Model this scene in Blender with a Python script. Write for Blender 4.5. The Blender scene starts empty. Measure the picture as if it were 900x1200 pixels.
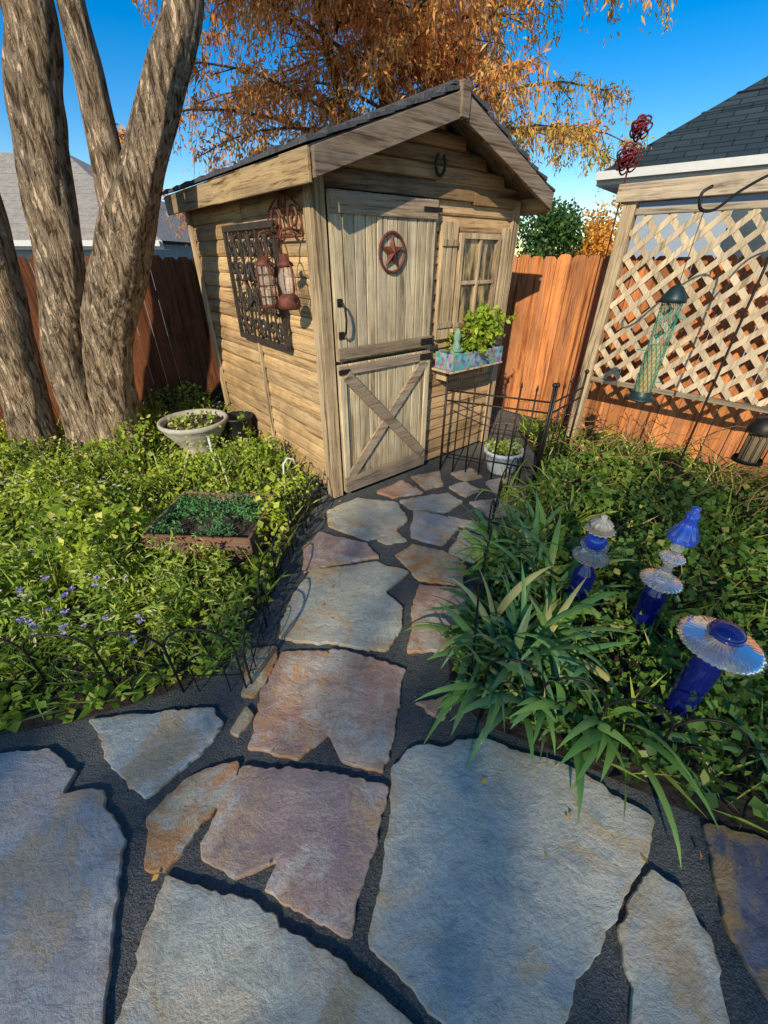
import bpy, bmesh, math, random
import numpy as np
from mathutils import Vector, Matrix, noise
random.seed(4); rng=np.random.default_rng(4)
scene=bpy.context.scene
COL=scene.collection

# ---------------------------------------------------------------- camera calibration
F=470.0; PITCH=math.radians(32.5); H=1.6
cp,sp=math.cos(PITCH),math.sin(PITCH)
def G(u,v):  # u, v: image pixel coordinates, unprojected through the estimated camera
    """image pixel -> estimated position on the ground plane (metres)"""
    a=(600-v)/F; z=a*cp-sp; t=H/(-z)
    return ((u-450)/F*t,(cp+a*sp)*t)

# ---------------------------------------------------------------- material helpers
def newmat(name):
    m=bpy.data.materials.new(name); m.use_nodes=True
    nt=m.node_tree; b=nt.nodes['Principled BSDF']
    return m,nt,b
def L(nt,a,b): nt.links.new(a,b)
def mix(nt,fac,a,b,mode='MIX'):
    n=nt.nodes.new('ShaderNodeMix'); n.data_type='RGBA'; n.blend_type=mode
    for s,v in ((n.inputs[0],fac),(n.inputs[6],a),(n.inputs[7],b)):
        if isinstance(v,(int,float)): s.default_value=v
        elif isinstance(v,(tuple,list)): s.default_value=(*v[:3],1)
        else: L(nt,v,s)
    return n.outputs[2]
def math_(nt,op,a,b=None,c=None):
    n=nt.nodes.new('ShaderNodeMath'); n.operation=op
    for i,v in enumerate((a,b,c)):
        if v is None: continue
        if isinstance(v,(int,float)): n.inputs[i].default_value=v
        else: L(nt,v,n.inputs[i])
    return n.outputs[0]
def noisen(nt,vec,scale,detail=4,rough=.55,dist=0):
    n=nt.nodes.new('ShaderNodeTexNoise'); n.inputs['Scale'].default_value=scale
    n.inputs['Detail'].default_value=detail; n.inputs['Roughness'].default_value=rough
    n.inputs['Distortion'].default_value=dist
    if vec is not None: L(nt,vec,n.inputs['Vector'])
    return n.outputs['Fac']
def ramp(nt,fac,p0,p1,c0=(0,0,0),c1=(1,1,1)):
    n=nt.nodes.new('ShaderNodeValToRGB'); e=n.color_ramp.elements
    e[0].position=p0; e[1].position=p1; e[0].color=(*c0,1); e[1].color=(*c1,1)
    L(nt,fac,n.inputs[0]); return n.outputs[0]
def coords(nt,scale=(1,1,1),rot=(0,0,0),loc=(0,0,0)):
    c=nt.nodes.new('ShaderNodeTexCoord'); m=nt.nodes.new('ShaderNodeMapping')
    m.inputs['Scale'].default_value=scale; m.inputs['Rotation'].default_value=rot; m.inputs['Location'].default_value=loc
    L(nt,c.outputs['Object'],m.inputs['Vector']); return m.outputs[0]
def bump(nt,b,h,strength=.5,dist=.01):
    n=nt.nodes.new('ShaderNodeBump'); n.inputs['Strength'].default_value=strength
    n.inputs['Distance'].default_value=dist
    L(nt,h,n.inputs['Height']); L(nt,n.outputs[0],b.inputs['Normal'])
def attr(nt,name):
    n=nt.nodes.new('ShaderNodeAttribute'); n.attribute_name=name; return n.outputs['Fac']

def wood(name,c1,c2,axis='Z',rough=.8,var=.35,dark=(.06,.035,.02),grey=(.30,.27,.22),ga=.45):
    m,nt,b=newmat(name)
    s={'X':(1.2,22,22),'Y':(22,1.2,22),'Z':(22,22,1.2)}[axis]
    v=coords(nt,s)
    r=attr(nt,'rnd')
    add=nt.nodes.new('ShaderNodeVectorMath'); add.operation='ADD'
    L(nt,v,add.inputs[0]); L(nt,math_(nt,'MULTIPLY',r,37),add.inputs[1])
    vv=add.outputs[0]
    g=noisen(nt,vv,1.0,8,.68,.7)
    g2=noisen(nt,coords(nt),2.2,5,.65,.4); g3=noisen(nt,vv,.35,4,.6,.5); g4=noisen(nt,vv,3.5,4,.7)
    col=mix(nt,ramp(nt,g,.38,.62),c1,c2)
    col=mix(nt,ramp(nt,g3,.44,.58,(0,0,0),(ga,ga,ga)),col,grey)
    col=mix(nt,ramp(nt,g,.35,.45,(.85,.85,.85),(0,0,0)),col,dark)
    col=mix(nt,ramp(nt,g4,.38,.46,(.5,.5,.5),(0,0,0)),col,dark)
    col=mix(nt,ramp(nt,g2,.46,.68,(0,0,0),(.5,.5,.5)),col,tuple(x*.45 for x in c1))
    hv=nt.nodes.new('ShaderNodeHueSaturation'); L(nt,col,hv.inputs['Color'])
    mr=nt.nodes.new('ShaderNodeMapRange'); mr.inputs[3].default_value=1-var; mr.inputs[4].default_value=1+var
    L(nt,r,mr.inputs[0]); L(nt,mr.outputs[0],hv.inputs['Value'])
    L(nt,hv.outputs[0],b.inputs['Base Color']); b.inputs['Roughness'].default_value=rough
    b.inputs['Specular IOR Level'].default_value=.25
    bump(nt,b,math_(nt,'ADD',g,math_(nt,'MULTIPLY',g4,.5)),.9,.008); return m
def plain(name,c,rough=.6,metal=0,var=.25,scale=30,c2=None,bs=.3,bd=.003):
    m,nt,b=newmat(name); v=coords(nt)
    f=noisen(nt,v,scale,5)
    col=mix(nt,ramp(nt,f,.35,.7),c,c2 if c2 else tuple(x*(1-var) for x in c))
    L(nt,col,b.inputs['Base Color']); b.inputs['Roughness'].default_value=rough
    b.inputs['Metallic'].default_value=metal
    bump(nt,b,f,bs,bd); return m
def leafmat(name,cols,nscale=2.5,trans=.35,rough=.45,lo=.42,hi=.58):
    m,nt,b=newmat(name); v=coords(nt)
    r=attr(nt,'rnd'); f=noisen(nt,v,nscale,3)
    a=mix(nt,r,cols[0],cols[1])
    c=mix(nt,ramp(nt,f,lo,hi),a,cols[2])
    c=mix(nt,ramp(nt,r,.90,.95),c,cols[3] if len(cols)>3 else cols[1])
    L(nt,c,b.inputs['Base Color']); b.inputs['Roughness'].default_value=rough
    b.inputs['Specular IOR Level'].default_value=.3
    t=nt.nodes.new('ShaderNodeBsdfTranslucent'); L(nt,c,t.inputs[0])
    ms=nt.nodes.new('ShaderNodeMixShader'); ms.inputs[0].default_value=trans
    out=nt.nodes['Material Output']
    L(nt,b.outputs[0],ms.inputs[1]); L(nt,t.outputs[0],ms.inputs[2]); L(nt,ms.outputs[0],out.inputs[0])
    return m

# ---------------------------------------------------------------- mesh builder
class MB:
    def __init__(s): s.v=[]; s.f=[]; s.r=[]; s.smooth=[]
    def add(s,vs,fs,r=None,sm=False):
        o=len(s.v); s.v+= [tuple(x) for x in vs]
        if r is None: r=random.random()
        for f in fs: s.f.append([i+o for i in f]); s.r.append(r); s.smooth.append(sm)
    def box(s,x0,x1,y0,y1,z0,z1,M=None,r=None):
        vs=[Vector((x,y,z)) for x in (x0,x1) for y in (y0,y1) for z in (z0,z1)]
        if M is not None: vs=[M@p for p in vs]
        s.add(vs,[(0,1,3,2),(4,6,7,5),(0,4,5,1),(2,3,7,6),(0,2,6,4),(1,5,7,3)],r)
    def obox(s,p0,p1,w,d,nrm,r=None):
        p0=Vector(p0);p1=Vector(p1);n=Vector(nrm).normalized()
        a=(p1-p0).normalized(); t=a.cross(n).normalized()
        vs=[q+t*(w/2*i)+n*(d*j) for q in (p0,p1) for i in (-1,1) for j in (0,1)]
        s.add(vs,[(0,1,3,2),(4,6,7,5),(0,4,5,1),(2,3,7,6),(0,2,6,4),(1,5,7,3)],r)
    def prism(s,prof,y0,y1,r=None):
        n=len(prof); vs=[(x,y0,z) for x,z in prof]+[(x,y1,z) for x,z in prof]
        fs=[tuple(range(n)),tuple(range(2*n-1,n-1,-1))]+[(i,i+n,(i+1)%n+n,(i+1)%n) for i in range(n)]
        s.add(vs,fs,r)
    def tube(s,pts,rad,seg=6,r=None,cap=True):
        pts=[Vector(p) for p in pts]; n=len(pts)
        if not hasattr(rad,'__len__'): rad=[rad]*n
        vs=[]; up=None
        for i,p in enumerate(pts):
            d=(pts[min(i+1,n-1)]-pts[max(i-1,0)])
            if d.length<1e-9: d=Vector((0,0,1))
            d.normalize()
            if up is None:
                up=Vector((0,0,1)) if abs(d.z)<.9 else Vector((1,0,0))
            a=up-d*up.dot(d)
            if a.length<1e-6: a=d.orthogonal()
            a.normalize(); up=a; b=d.cross(a)
            for k in range(seg):
                t=2*math.pi*k/seg; vs.append(p+(a*math.cos(t)+b*math.sin(t))*rad[i])
        fs=[(i*seg+k,i*seg+(k+1)%seg,(i+1)*seg+(k+1)%seg,(i+1)*seg+k) for i in range(n-1) for k in range(seg)]
        if cap: fs+=[tuple(range(seg))[::-1],tuple(range((n-1)*seg,n*seg))]
        s.add(vs,fs,r,True)
    def lathe(s,prof,c=(0,0,0),seg=32,wob=0,nw=12,r=None):
        vs=[];n=len(prof)
        for rr,z in prof:
            for k in range(seg):
                t=2*math.pi*k/seg; q=rr*(1+wob*math.cos(nw*t))
                vs.append((c[0]+q*math.cos(t),c[1]+q*math.sin(t),c[2]+z))
        fs=[(i*seg+k,i*seg+(k+1)%seg,(i+1)*seg+(k+1)%seg,(i+1)*seg+k) for i in range(n-1) for k in range(seg)]
        s.add(vs,fs,r,True)
    def ball(s,c,r,seg=12):
        s.lathe([(max(r*math.sin(a),1e-4),-r*math.cos(a)) for a in np.linspace(0,math.pi,8)],c,seg)
    def make(s,name,mat,parent=None,bevel=0):
        me=bpy.data.meshes.new(name); me.from_pydata(s.v,[],s.f)
        a=me.attributes.new('rnd','FLOAT','FACE'); a.data.foreach_set('value',s.r)
        me.polygons.foreach_set('use_smooth',s.smooth)
        me.materials.append(mat); me.update()
        o=bpy.data.objects.new(name,me); COL.objects.link(o)
        if parent: o.parent=parent
        if bevel:
            b=o.modifiers.new('b','BEVEL'); b.width=bevel; b.segments=1; b.limit_method='ANGLE'
        return o
def empty(name,loc=(0,0,0),rz=0):
    e=bpy.data.objects.new(name,None); COL.objects.link(e); e.location=loc; e.rotation_euler[2]=rz
    e.empty_display_size=.2; return e

def mesh_np(name,V,Fc,rnd,mat,parent=None,smooth=False):
    me=bpy.data.meshes.new(name); n=len(V); k=Fc.shape[1]
    me.vertices.add(n); me.vertices.foreach_set('co',V.astype(np.float32).ravel())
    me.loops.add(Fc.size); me.loops.foreach_set('vertex_index',Fc.astype(np.int32).ravel())
    me.polygons.add(len(Fc)); me.polygons.foreach_set('loop_start',np.arange(0,Fc.size,k,dtype=np.int32))
    me.polygons.foreach_set('loop_total',np.full(len(Fc),k,dtype=np.int32))
    if smooth: me.polygons.foreach_set('use_smooth',np.ones(len(Fc),dtype=bool))
    a=me.attributes.new('rnd','FLOAT','FACE'); a.data.foreach_set('value',rnd.astype(np.float32))
    me.materials.append(mat); me.update(calc_edges=True); me.validate()
    o=bpy.data.objects.new(name,me); COL.objects.link(o)
    if parent: o.parent=parent
    return o
def unit(a): return a/np.maximum(np.linalg.norm(a,axis=1,keepdims=True),1e-9)
def leaves(name,P,D,size,w,mat,parent=None,fold=.25):
    n=len(P); D=unit(D); size=np.broadcast_to(size,(n,))[:,None]
    S=unit(np.cross(D,rng.normal(size=(n,3)))); U=np.cross(S,D)
    tip=P+D*size - np.array([0,0,1])*size*.12
    mid=P+D*size*.45
    l=mid+S*size*w+U*size*w*fold; r=mid-S*size*w+U*size*w*fold
    V=np.stack([P,r,tip,l],1).reshape(-1,3)
    b=np.arange(n)[:,None]*4
    Fc=np.concatenate([b+[0,1,2],b+[0,2,3]],1).reshape(-1,3)
    return mesh_np(name,V,Fc,np.repeat(rng.random(n),2),mat,parent)
def inpoly(P,poly):
    x,y=P[:,0],P[:,1]; c=np.zeros(len(P),bool); n=len(poly)
    for i in range(n):
        x0,y0=poly[i]; x1,y1=poly[i-1]
        t=((y0>y)!=(y1>y))&(x<(x1-x0)*(y-y0)/(y1-y0+1e-12)+x0)
        c^=t
    return c
def scatter(poly,n):
    poly=np.array(poly); a=poly.min(0); b=poly.max(0); out=np.zeros((0,2))
    while len(out)<n:
        P=a+rng.random((n*2,2))*(b-a); out=np.concatenate([out,P[inpoly(P,poly)]])
    return out[:n]
def fn(P,s,seed=0):
    return np.array([noise.noise(Vector((p[0]*s+seed,p[1]*s-seed,seed))) for p in P])*.5+.5

# ---------------------------------------------------------------- world & sun
SUN_EL=math.radians(30); sdir=Vector((-.34,-.94,0)).normalized()
w=bpy.data.worlds.new('World'); scene.world=w; w.use_nodes=True
nt=w.node_tree; bg=nt.nodes['Background']
sky=nt.nodes.new('ShaderNodeTexSky'); sky.sky_type='NISHITA'; sky.sun_disc=False
sky.sun_elevation=SUN_EL; sky.sun_rotation=math.atan2(sdir.x,sdir.y)
sky.air_density=1.0; sky.dust_density=.1; sky.ozone_density=2.0
hs=nt.nodes.new('ShaderNodeHueSaturation'); hs.inputs['Saturation'].default_value=1.60; hs.inputs['Hue'].default_value=.506
L(nt,sky.outputs[0],hs.inputs['Color']); L(nt,hs.outputs[0],bg.inputs[0]); bg.inputs[1].default_value=.15
sl=bpy.data.lights.new('sun','SUN'); sl.energy=5; sl.angle=math.radians(.6); sl.color=(1,.885,.68)
so=bpy.data.objects.new('sun',sl); COL.objects.link(so)
to=Vector((sdir.x*math.cos(SUN_EL),sdir.y*math.cos(SUN_EL),math.sin(SUN_EL)))
so.rotation_euler=to.to_track_quat('Z','Y').to_euler(); so.location=(-4,-8,9)
cam=bpy.data.cameras.new('camera'); co=bpy.data.objects.new('camera',cam); COL.objects.link(co)
cam.sensor_fit='VERTICAL'; cam.sensor_height=24; cam.lens=24*F/1200; cam.clip_end=1000; cam.clip_start=.02
co.location=(0,0,H); co.rotation_euler=(math.pi/2-PITCH,0,0); scene.camera=co
scene.view_settings.view_transform='Standard'; scene.view_settings.look='None'; scene.view_settings.exposure=0

# ---------------------------------------------------------------- materials
iron=plain('black_iron',(.02,.02,.022),.5,.6,c2=(.05,.035,.025))
rust=plain('rusty_metal',(.22,.06,.035),.7,.4,c2=(.09,.035,.02),scale=40)
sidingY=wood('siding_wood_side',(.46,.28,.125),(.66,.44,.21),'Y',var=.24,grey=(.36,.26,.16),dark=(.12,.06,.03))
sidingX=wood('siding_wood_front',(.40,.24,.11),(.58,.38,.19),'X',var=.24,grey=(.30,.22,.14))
gablew=wood('gable_wood',(.30,.17,.08),(.45,.27,.13),'X',var=.28,grey=(.24,.17,.11))  # brown boards, darkened further in colour for shade under the overhang
doorw=wood('door_wood',(.50,.385,.22),(.72,.585,.37),'Z',var=.20,dark=(.14,.09,.05),grey=(.43,.36,.26),ga=.7)
braceX=wood('brace_wood',(.26,.18,.11),(.45,.34,.22),'X',var=.2,grey=(.32,.28,.22))
bargew=wood('barge_wood',(.18,.125,.085),(.34,.25,.17),'X',var=.15,grey=(.25,.21,.17))
trimZ=wood('trim_wood',(.46,.32,.17),(.66,.49,.29),'Z',var=.14,grey=(.40,.32,.22))
fasciaY=wood('fascia_wood',(.44,.28,.13),(.64,.44,.22),'Y',var=.15,grey=(.34,.26,.17))
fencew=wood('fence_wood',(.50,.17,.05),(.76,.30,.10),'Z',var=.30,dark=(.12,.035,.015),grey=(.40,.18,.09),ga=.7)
fencedk=wood('fence_wood_shaded',(.20,.066,.027),(.31,.11,.043),'Z',var=.30,dark=(.05,.018,.01),grey=(.15,.065,.035))  # left fence: tree shade put into a darker base colour
lattw=wood('lattice_wood',(.56,.43,.27),(.76,.61,.40),'Z',var=.2,dark=(.28,.2,.12),grey=(.46,.38,.28))
shingle=plain('roof_shingle',(.045,.045,.05),.95,0,scale=60,c2=(.10,.10,.11),bs=.8)
soil=plain('bed_soil',(.07,.045,.028),.95,0,scale=25,c2=(.03,.02,.012),bs=1,bd=.02)

# ---------------------------------------------------------------- ground
m,nt,b=newmat('mortar_gravel'); v=coords(nt)
f1=noisen(nt,v,2.2,5); f2=noisen(nt,v,140,3,.7); f3=noisen(nt,v,35,4,.7)
c=mix(nt,ramp(nt,f1,.38,.62),(.080,.090,.082),(.16,.16,.14))
c=mix(nt,ramp(nt,f2,.54,.68),c,(.28,.27,.23)); c=mix(nt,ramp(nt,f3,.36,.47,(.6,.6,.6),(0,0,0)),c,(.04,.046,.044))
L(nt,c,b.inputs['Base Color']); b.inputs['Roughness'].default_value=.9
bump(nt,b,math_(nt,'ADD',f2,f3),1,.010)
g=MB(); g.add([(-300,-300,0),(300,-300,0),(300,300,0),(-300,300,0)],[(0,1,2,3)]); g.make('ground',m)

left_bed=[(-4.8,.85),G(-120,872),G(0,862),G(90,846),G(190,815),G(262,788),G(285,745),G(318,700),G(332,660),G(345,625),G(372,592),(-.50,2.72),(-1.9,4.45),(-2.3,4.9),(-4.8,2.9)]
right_bed=[G(640,552),G(612,600),G(580,668),G(550,720),G(525,770),G(528,815),G(570,852),G(650,882),G(720,915),G(800,950),G(880,985),(1.9,.35),(3.6,.2),(3.6,2.55),(1.75,4.45),(1.45,4.1)]
def sheet(name,poly,z,mat):
    bm=bmesh.new(); vs=[bm.verts.new((x,y,z)) for x,y in poly]; f=bm.faces.new(vs)
    f.normal_update()
    if f.normal.z<0: f.normal_flip()
    bmesh.ops.triangulate(bm,faces=bm.faces[:])
    me=bpy.data.meshes.new(name); bm.to_mesh(me); bm.free(); me.materials.append(mat)
    o=bpy.data.objects.new(name,me); COL.objects.link(o); return o
sheet('garden_bed_soil',left_bed,.006,soil); sheet('garden_bed_soil',right_bed,.006,soil)

# ---------------------------------------------------------------- flagstones
def stonemat(name,c1,c2,c3,edge,rot=0,c4=None,off=0):
    m,nt,b=newmat(name); v=coords(nt,rot=(0,0,rot),loc=(off,off*.7,0)); v2=coords(nt,(1,1.5,1),(0,0,rot),(off,0,0))
    big=noisen(nt,v,2.0,7,.62,.5); med=noisen(nt,v2,8,7,.68,.4); fine=noisen(nt,v,70,6,.78); st=noisen(nt,v,3.0,9,.70,.9)
    st2=noisen(nt,coords(nt,loc=(off+9,4,2)),2.4,9,.70,.8)
    lay=noisen(nt,v2,2.2,9,.58,.5)
    snap=math_(nt,'SNAP',lay,.045)                      # cleft layers of the split stone
    c=mix(nt,ramp(nt,big,.44,.55),c1,c2)
    c=mix(nt,ramp(nt,snap,.42,.56,(0,0,0),(.8,.8,.8)),c,c3)
    c=mix(nt,ramp(nt,st2,.49,.56,(0,0,0),(.85,.85,.85)),c,c4 or c2)
    c=mix(nt,ramp(nt,med,.50,.62,(0,0,0),(.45,.45,.45)),c,tuple(x*.62 for x in c3))
    c=mix(nt,ramp(nt,st,.52,.60,(0,0,0),(.85,.85,.85)),c,edge)
    c=mix(nt,ramp(nt,fine,.40,.54,(.35,.35,.35),(0,0,0)),c,tuple(x*.5 for x in c1))
    e=attr(nt,'edge')
    c=mix(nt,math_(nt,'MULTIPLY',e,ramp(nt,med,.44,.56,(.05,.05,.05),(.8,.8,.8))),c,tuple(x*.8 for x in edge))
    L(nt,c,b.inputs['Base Color']); L(nt,ramp(nt,med,.35,.65,(.42,.42,.42),(.68,.68,.68)),b.inputs['Roughness']); b.inputs['Specular IOR Level'].default_value=.5
    h=math_(nt,'MULTIPLY_ADD',snap,9.0,math_(nt,'MULTIPLY_ADD',med,1.1,math_(nt,'MULTIPLY',fine,.5)))
    bump(nt,b,h,.9,.012); return m
SM={
 'grey':stonemat('stone_bluegrey',(.52,.57,.49),(.74,.71,.54),(.40,.45,.42),(.72,.52,.27),0,(.72,.64,.46)),
 'grey2':stonemat('stone_bluegrey_b',(.50,.54,.47),(.70,.66,.50),(.38,.44,.42),(.70,.46,.22),.8,(.78,.74,.60),5),
 'cream':stonemat('stone_cream',(.72,.66,.44),(.84,.78,.55),(.54,.55,.44),(.72,.48,.23),1.1,(.64,.60,.46),2),
 'cream2':stonemat('stone_cream_b',(.66,.64,.48),(.80,.75,.54),(.50,.53,.46),(.70,.46,.22),.2,(.74,.60,.40),7),
 'pink':stonemat('stone_pink',(.66,.35,.22),(.78,.54,.35),(.46,.28,.22),(.74,.40,.16),.6,(.74,.66,.50),3),
 'rose':stonemat('stone_rose',(.62,.37,.27),(.74,.52,.38),(.46,.32,.28),(.76,.48,.24),1.4,(.76,.68,.55),11),
 'tan':stonemat('stone_tan',(.70,.46,.20),(.80,.63,.36),(.50,.41,.27),(.66,.28,.08),2,(.56,.53,.42),1),
 'dark':stonemat('stone_dark',(.16,.15,.19),(.30,.27,.28),(.09,.10,.15),(.66,.37,.11),1.5,(.22,.19,.22),4),
 'lilac':stonemat('stone_lilac',(.60,.50,.42),(.76,.67,.52),(.44,.43,.41),(.68,.48,.27),.3,(.54,.55,.50),6),
}
STONES=[
('lilac',[(0,885),(60,880),(92,905),(75,932),(120,925),(148,985),(138,1060),(130,1130),(122,1240),(-160,1240),(-220,1050),(-150,920)]),
('lilac',[(-170,900),(-250,1020),(-420,1000),(-330,900)]),
('grey2',[(105,845),(170,838),(252,831),(266,850),(225,895),(172,938),(140,915)]),
('tan',[(270,860),(290,830),(298,838),(280,865)]),
('tan',[(172,965),(215,915),(280,893),(275,925),(215,1000),(195,1022),(172,1020)]),
('rose',[(232,990),(285,900),(395,905),(455,925),(440,985),(412,1105),(365,1080),(310,1045),(325,1012),(280,1030),(235,1010)]),
('cream2',[(195,1027),(300,1060),(400,1130),(480,1200),(520,1245),(100,1245),(138,1200),(165,1110)]),
('grey',[(480,878),(570,868),(680,905),(765,962),(750,1020),(700,1110),(660,1200),(640,1240),(545,1235),(505,1180),(432,1105),(440,1060),(455,970),(462,900)]),
('cream2',[(722,1090),(760,1018),(800,1045),(830,1110),(855,1200),(860,1240),(735,1240),(740,1160)]),
('dark',[(822,965),(870,975),(960,1005),(1060,1060),(1000,1240),(900,1180),(850,1090),(835,1030)]),
('pink',[(330,765),(400,764),(475,785),(462,860),(450,908),(400,893),(385,862),(350,893),(292,878),(305,820)]),
('tan',[(290,765),(325,758),(325,780),(300,818),(282,818)]),
('cream',[(365,670),(440,660),(480,672),(452,695),(472,715),(470,735),(456,765),(325,750),(335,715),(350,690)]),
('pink',[(490,686),(545,692),(550,720),(520,765),(477,765),(482,735)]),
('pink',[(483,825),(523,817),(520,845)]),
('rose',[(355,642),(375,625),(430,639),(445,655),(400,662),(355,672)]),
('cream',[(383,600),(420,585),(466,590),(478,610),(460,628),(430,635),(385,618)]),
('tan',[(485,640),(520,647),(548,665),(543,688),(490,680),(462,652)]),
('lilac',[(480,630),(485,600),(520,606),(540,614),(520,642)]),
('cream',[(467,588),(525,579),(543,590),(520,602),(480,598)]),
('pink',[(441,578),(470,564),(497,579),(460,585)]),
('tan',[(482,560),(515,553),(520,570),(498,576)]),
('lilac',[(524,572),(545,566),(562,576),(545,583)]),
('cream',[(525,607),(565,615),(562,626),(535,616)]),
('cream',[(542,622),(568,632),(572,650),(556,662),(524,650)]),
('rose',[(550,590),(590,584),(598,605),(575,608)]),
('cream',[(440,634),(465,624),(478,635),(455,640)]),
('tan',[(528,556),(552,550),(566,560),(545,565)]),
('lilac',[(568,566),(598,560),(606,575),(580,580)]),
]
path=empty('flagstone_path')
def flagstone(i,kind,px):
    P=[Vector(G(*p)) for p in px]
    cen=sum(P,Vector((0,0)))/len(P)
    pts=[]; n=len(P); Q=[]
    for k in range(n):
        a,b_,c_=P[k-1],P[k],P[(k+1)%n]
        d1=(a-b_); d2=(c_-b_)
        r=min(.014,d1.length*.22,d2.length*.22)
        Q+= [b_+d1.normalized()*r, b_+(d1.normalized()+d2.normalized())*r*.25, b_+d2.normalized()*r]
    m_=len(Q)
    for k in range(m_):
        a,b_=Q[k],Q[(k+1)%m_]; s=max(1,int((b_-a).length/.014))
        for j in range(s):
            q=a.lerp(b_,j/s); d=(q-cen).normalized()
            j2=noise.noise(Vector((q.x*9,q.y*9,i*3.1)))*.016+noise.noise(Vector((q.x*30,q.y*30,i)))*.010+noise.noise(Vector((q.x*75,q.y*75,i)))*.006
            pts.append(q+d*j2)
    n=len(pts); vs=[];ed=[]
    rings=[(0.0,-.012,1),(0.0,.014,1),(.003,.0175,.8),(.018,.0185,.5),(.05,.019,0)]
    R=min((p-cen).length for p in pts)
    for ins,z,e in rings:
        for p in pts:
            wv=1+.9*noise.noise(Vector((p.x*14,p.y*14,i+7)))
            q=p+(cen-p).normalized()*min(ins*wv,R*.6)
            zz=z+(noise.noise(Vector((q.x*5,q.y*5,i)))*.003 if z>0 else 0)
            vs.append((q.x,q.y,zz)); ed.append(e)
    fs=[(r*n+k,r*n+(k+1)%n,(r+1)*n+(k+1)%n,(r+1)*n+k) for r in range(len(rings)-1) for k in range(n)]
    fs.append(tuple(range((len(rings)-1)*n,len(rings)*n)))
    me=bpy.data.meshes.new('flagstone_%02d'%i); me.from_pydata(vs,[],fs)
    a=me.attributes.new('edge','FLOAT','POINT'); a.data.foreach_set('value',ed)
    me.materials.append(SM[kind]); bm=bmesh.new(); bm.from_mesh(me); bmesh.ops.recalc_face_normals(bm,faces=bm.faces[:]); bm.to_mesh(me); bm.free()
    o=bpy.data.objects.new('flagstone_%02d'%i,me); COL.objects.link(o); o.parent=path
for i,(k,p) in enumerate(STONES): flagstone(i,k,p)

# ---------------------------------------------------------------- garden shed (local: x along front, y to back)
W_,D_=1.86,2.25
shed=empty('garden_shed',(-.375,2.71,0),math.radians(39)); shed.scale=(.965,.945,1)
RX,RZ,SL_,SR_=.89,2.37,.325,.35
def roofz(x): return RZ-(RX-x)*SL_ if x<RX else RZ-(x-RX)*SR_
OV=-.22; XL,XR=-.13,1.95
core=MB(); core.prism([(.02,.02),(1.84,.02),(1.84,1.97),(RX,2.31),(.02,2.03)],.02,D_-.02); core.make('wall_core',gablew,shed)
s=MB(); pitch=.112; z=.03
while z<2.0:
    h=min(pitch,2.04-z); prof=[(0,.0),(-.014,.05),(-.021,.22),(-.022,.6),(-.016,.86),(-.007,1.0)]
    cuts=[.02,1.035,D_-.02]
    for ya,yb in zip(cuts[:-1],cuts[1:]):
        jit=random.uniform(-.004,.003); vs=[];n=len(prof); dz=random.uniform(-.004,.004)
        for q_,yy in enumerate((ya,yb)): vs+=[(a+.018+jit,yy,z+b*h+dz*(q_-.5)) for a,b in prof]
        s.add(vs,[(k,k+n,k+1+n,k+1) for k in range(n-1)],None,False)
    z+=h
s.make('side_wall_siding',sidingY,shed)
s=MB()
for k in range(17): s.box(W_-.02,W_+.004,.02,D_-.02,.03+k*.113,.03+k*.113+.110)
for k in range(17): s.box(.03,W_-.03,D_-.02,D_+.004,.03+k*.115,.03+k*.115+.112)
s.make('rear_wall_siding',sidingY,shed)
def course(s,x0,x1,z0,z1,bulge=.018):
    prof=[(0,.0),(-bulge*.75,.04),(-bulge,.15),(-bulge*.45,.9),(0,1.0)]
    n=len(prof); vs=[]
    for xx in (x0,x1): vs+=[(xx,a+.018,z0+b*(z1-z0)) for a,b in prof]
    s.add(vs,[(k,k+1,k+1+n,k+n) for k in range(n-1)])
s=MB(); z=.03
while z<1.93:
    course(s,.95,W_-.02,z,z+.095,.022); z+=.095
s.make('front_siding',sidingX,shed)
s=MB(); z=1.93
while z<2.27:
    zt=min(z+.08,2.32)
    course(s,max(.02,RX-(2.35-zt)/SL_-.02),min(W_-.02,RX+(2.35-zt)/SR_+.02),z,zt,.030); z+=.08
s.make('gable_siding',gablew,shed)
s=MB()
s.box(-.028,.055,-.028,.0,.02,1.99); s.box(-.034,-.006,.002,.075,.02,1.97)
s.box(-.034,-.006,D_-.08,D_,.02,1.97); s.box(W_-.06,W_+.022,-.026,.004,.02,1.95)
s.box(.925,.955,-.024,.01,.02,1.91)
s.box(-.033,-.006,1.02,1.05,.03,1.04)
s.make('corner_boards',trimZ,shed,.003)
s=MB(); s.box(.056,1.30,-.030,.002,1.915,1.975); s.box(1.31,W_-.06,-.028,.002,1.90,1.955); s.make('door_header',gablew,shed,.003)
s=MB()
s.prism([(XL,roofz(XL)-.03),(XL,roofz(XL)),(RX,RZ),(RX,RZ-.03)],OV,D_+.10)
s.prism([(RX,RZ-.03),(RX,RZ),(XR,roofz(XR)),(XR,roofz(XR)-.03)],OV,D_+.10)
s.make('roof_deck',bargew,shed)
s=MB()
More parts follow.
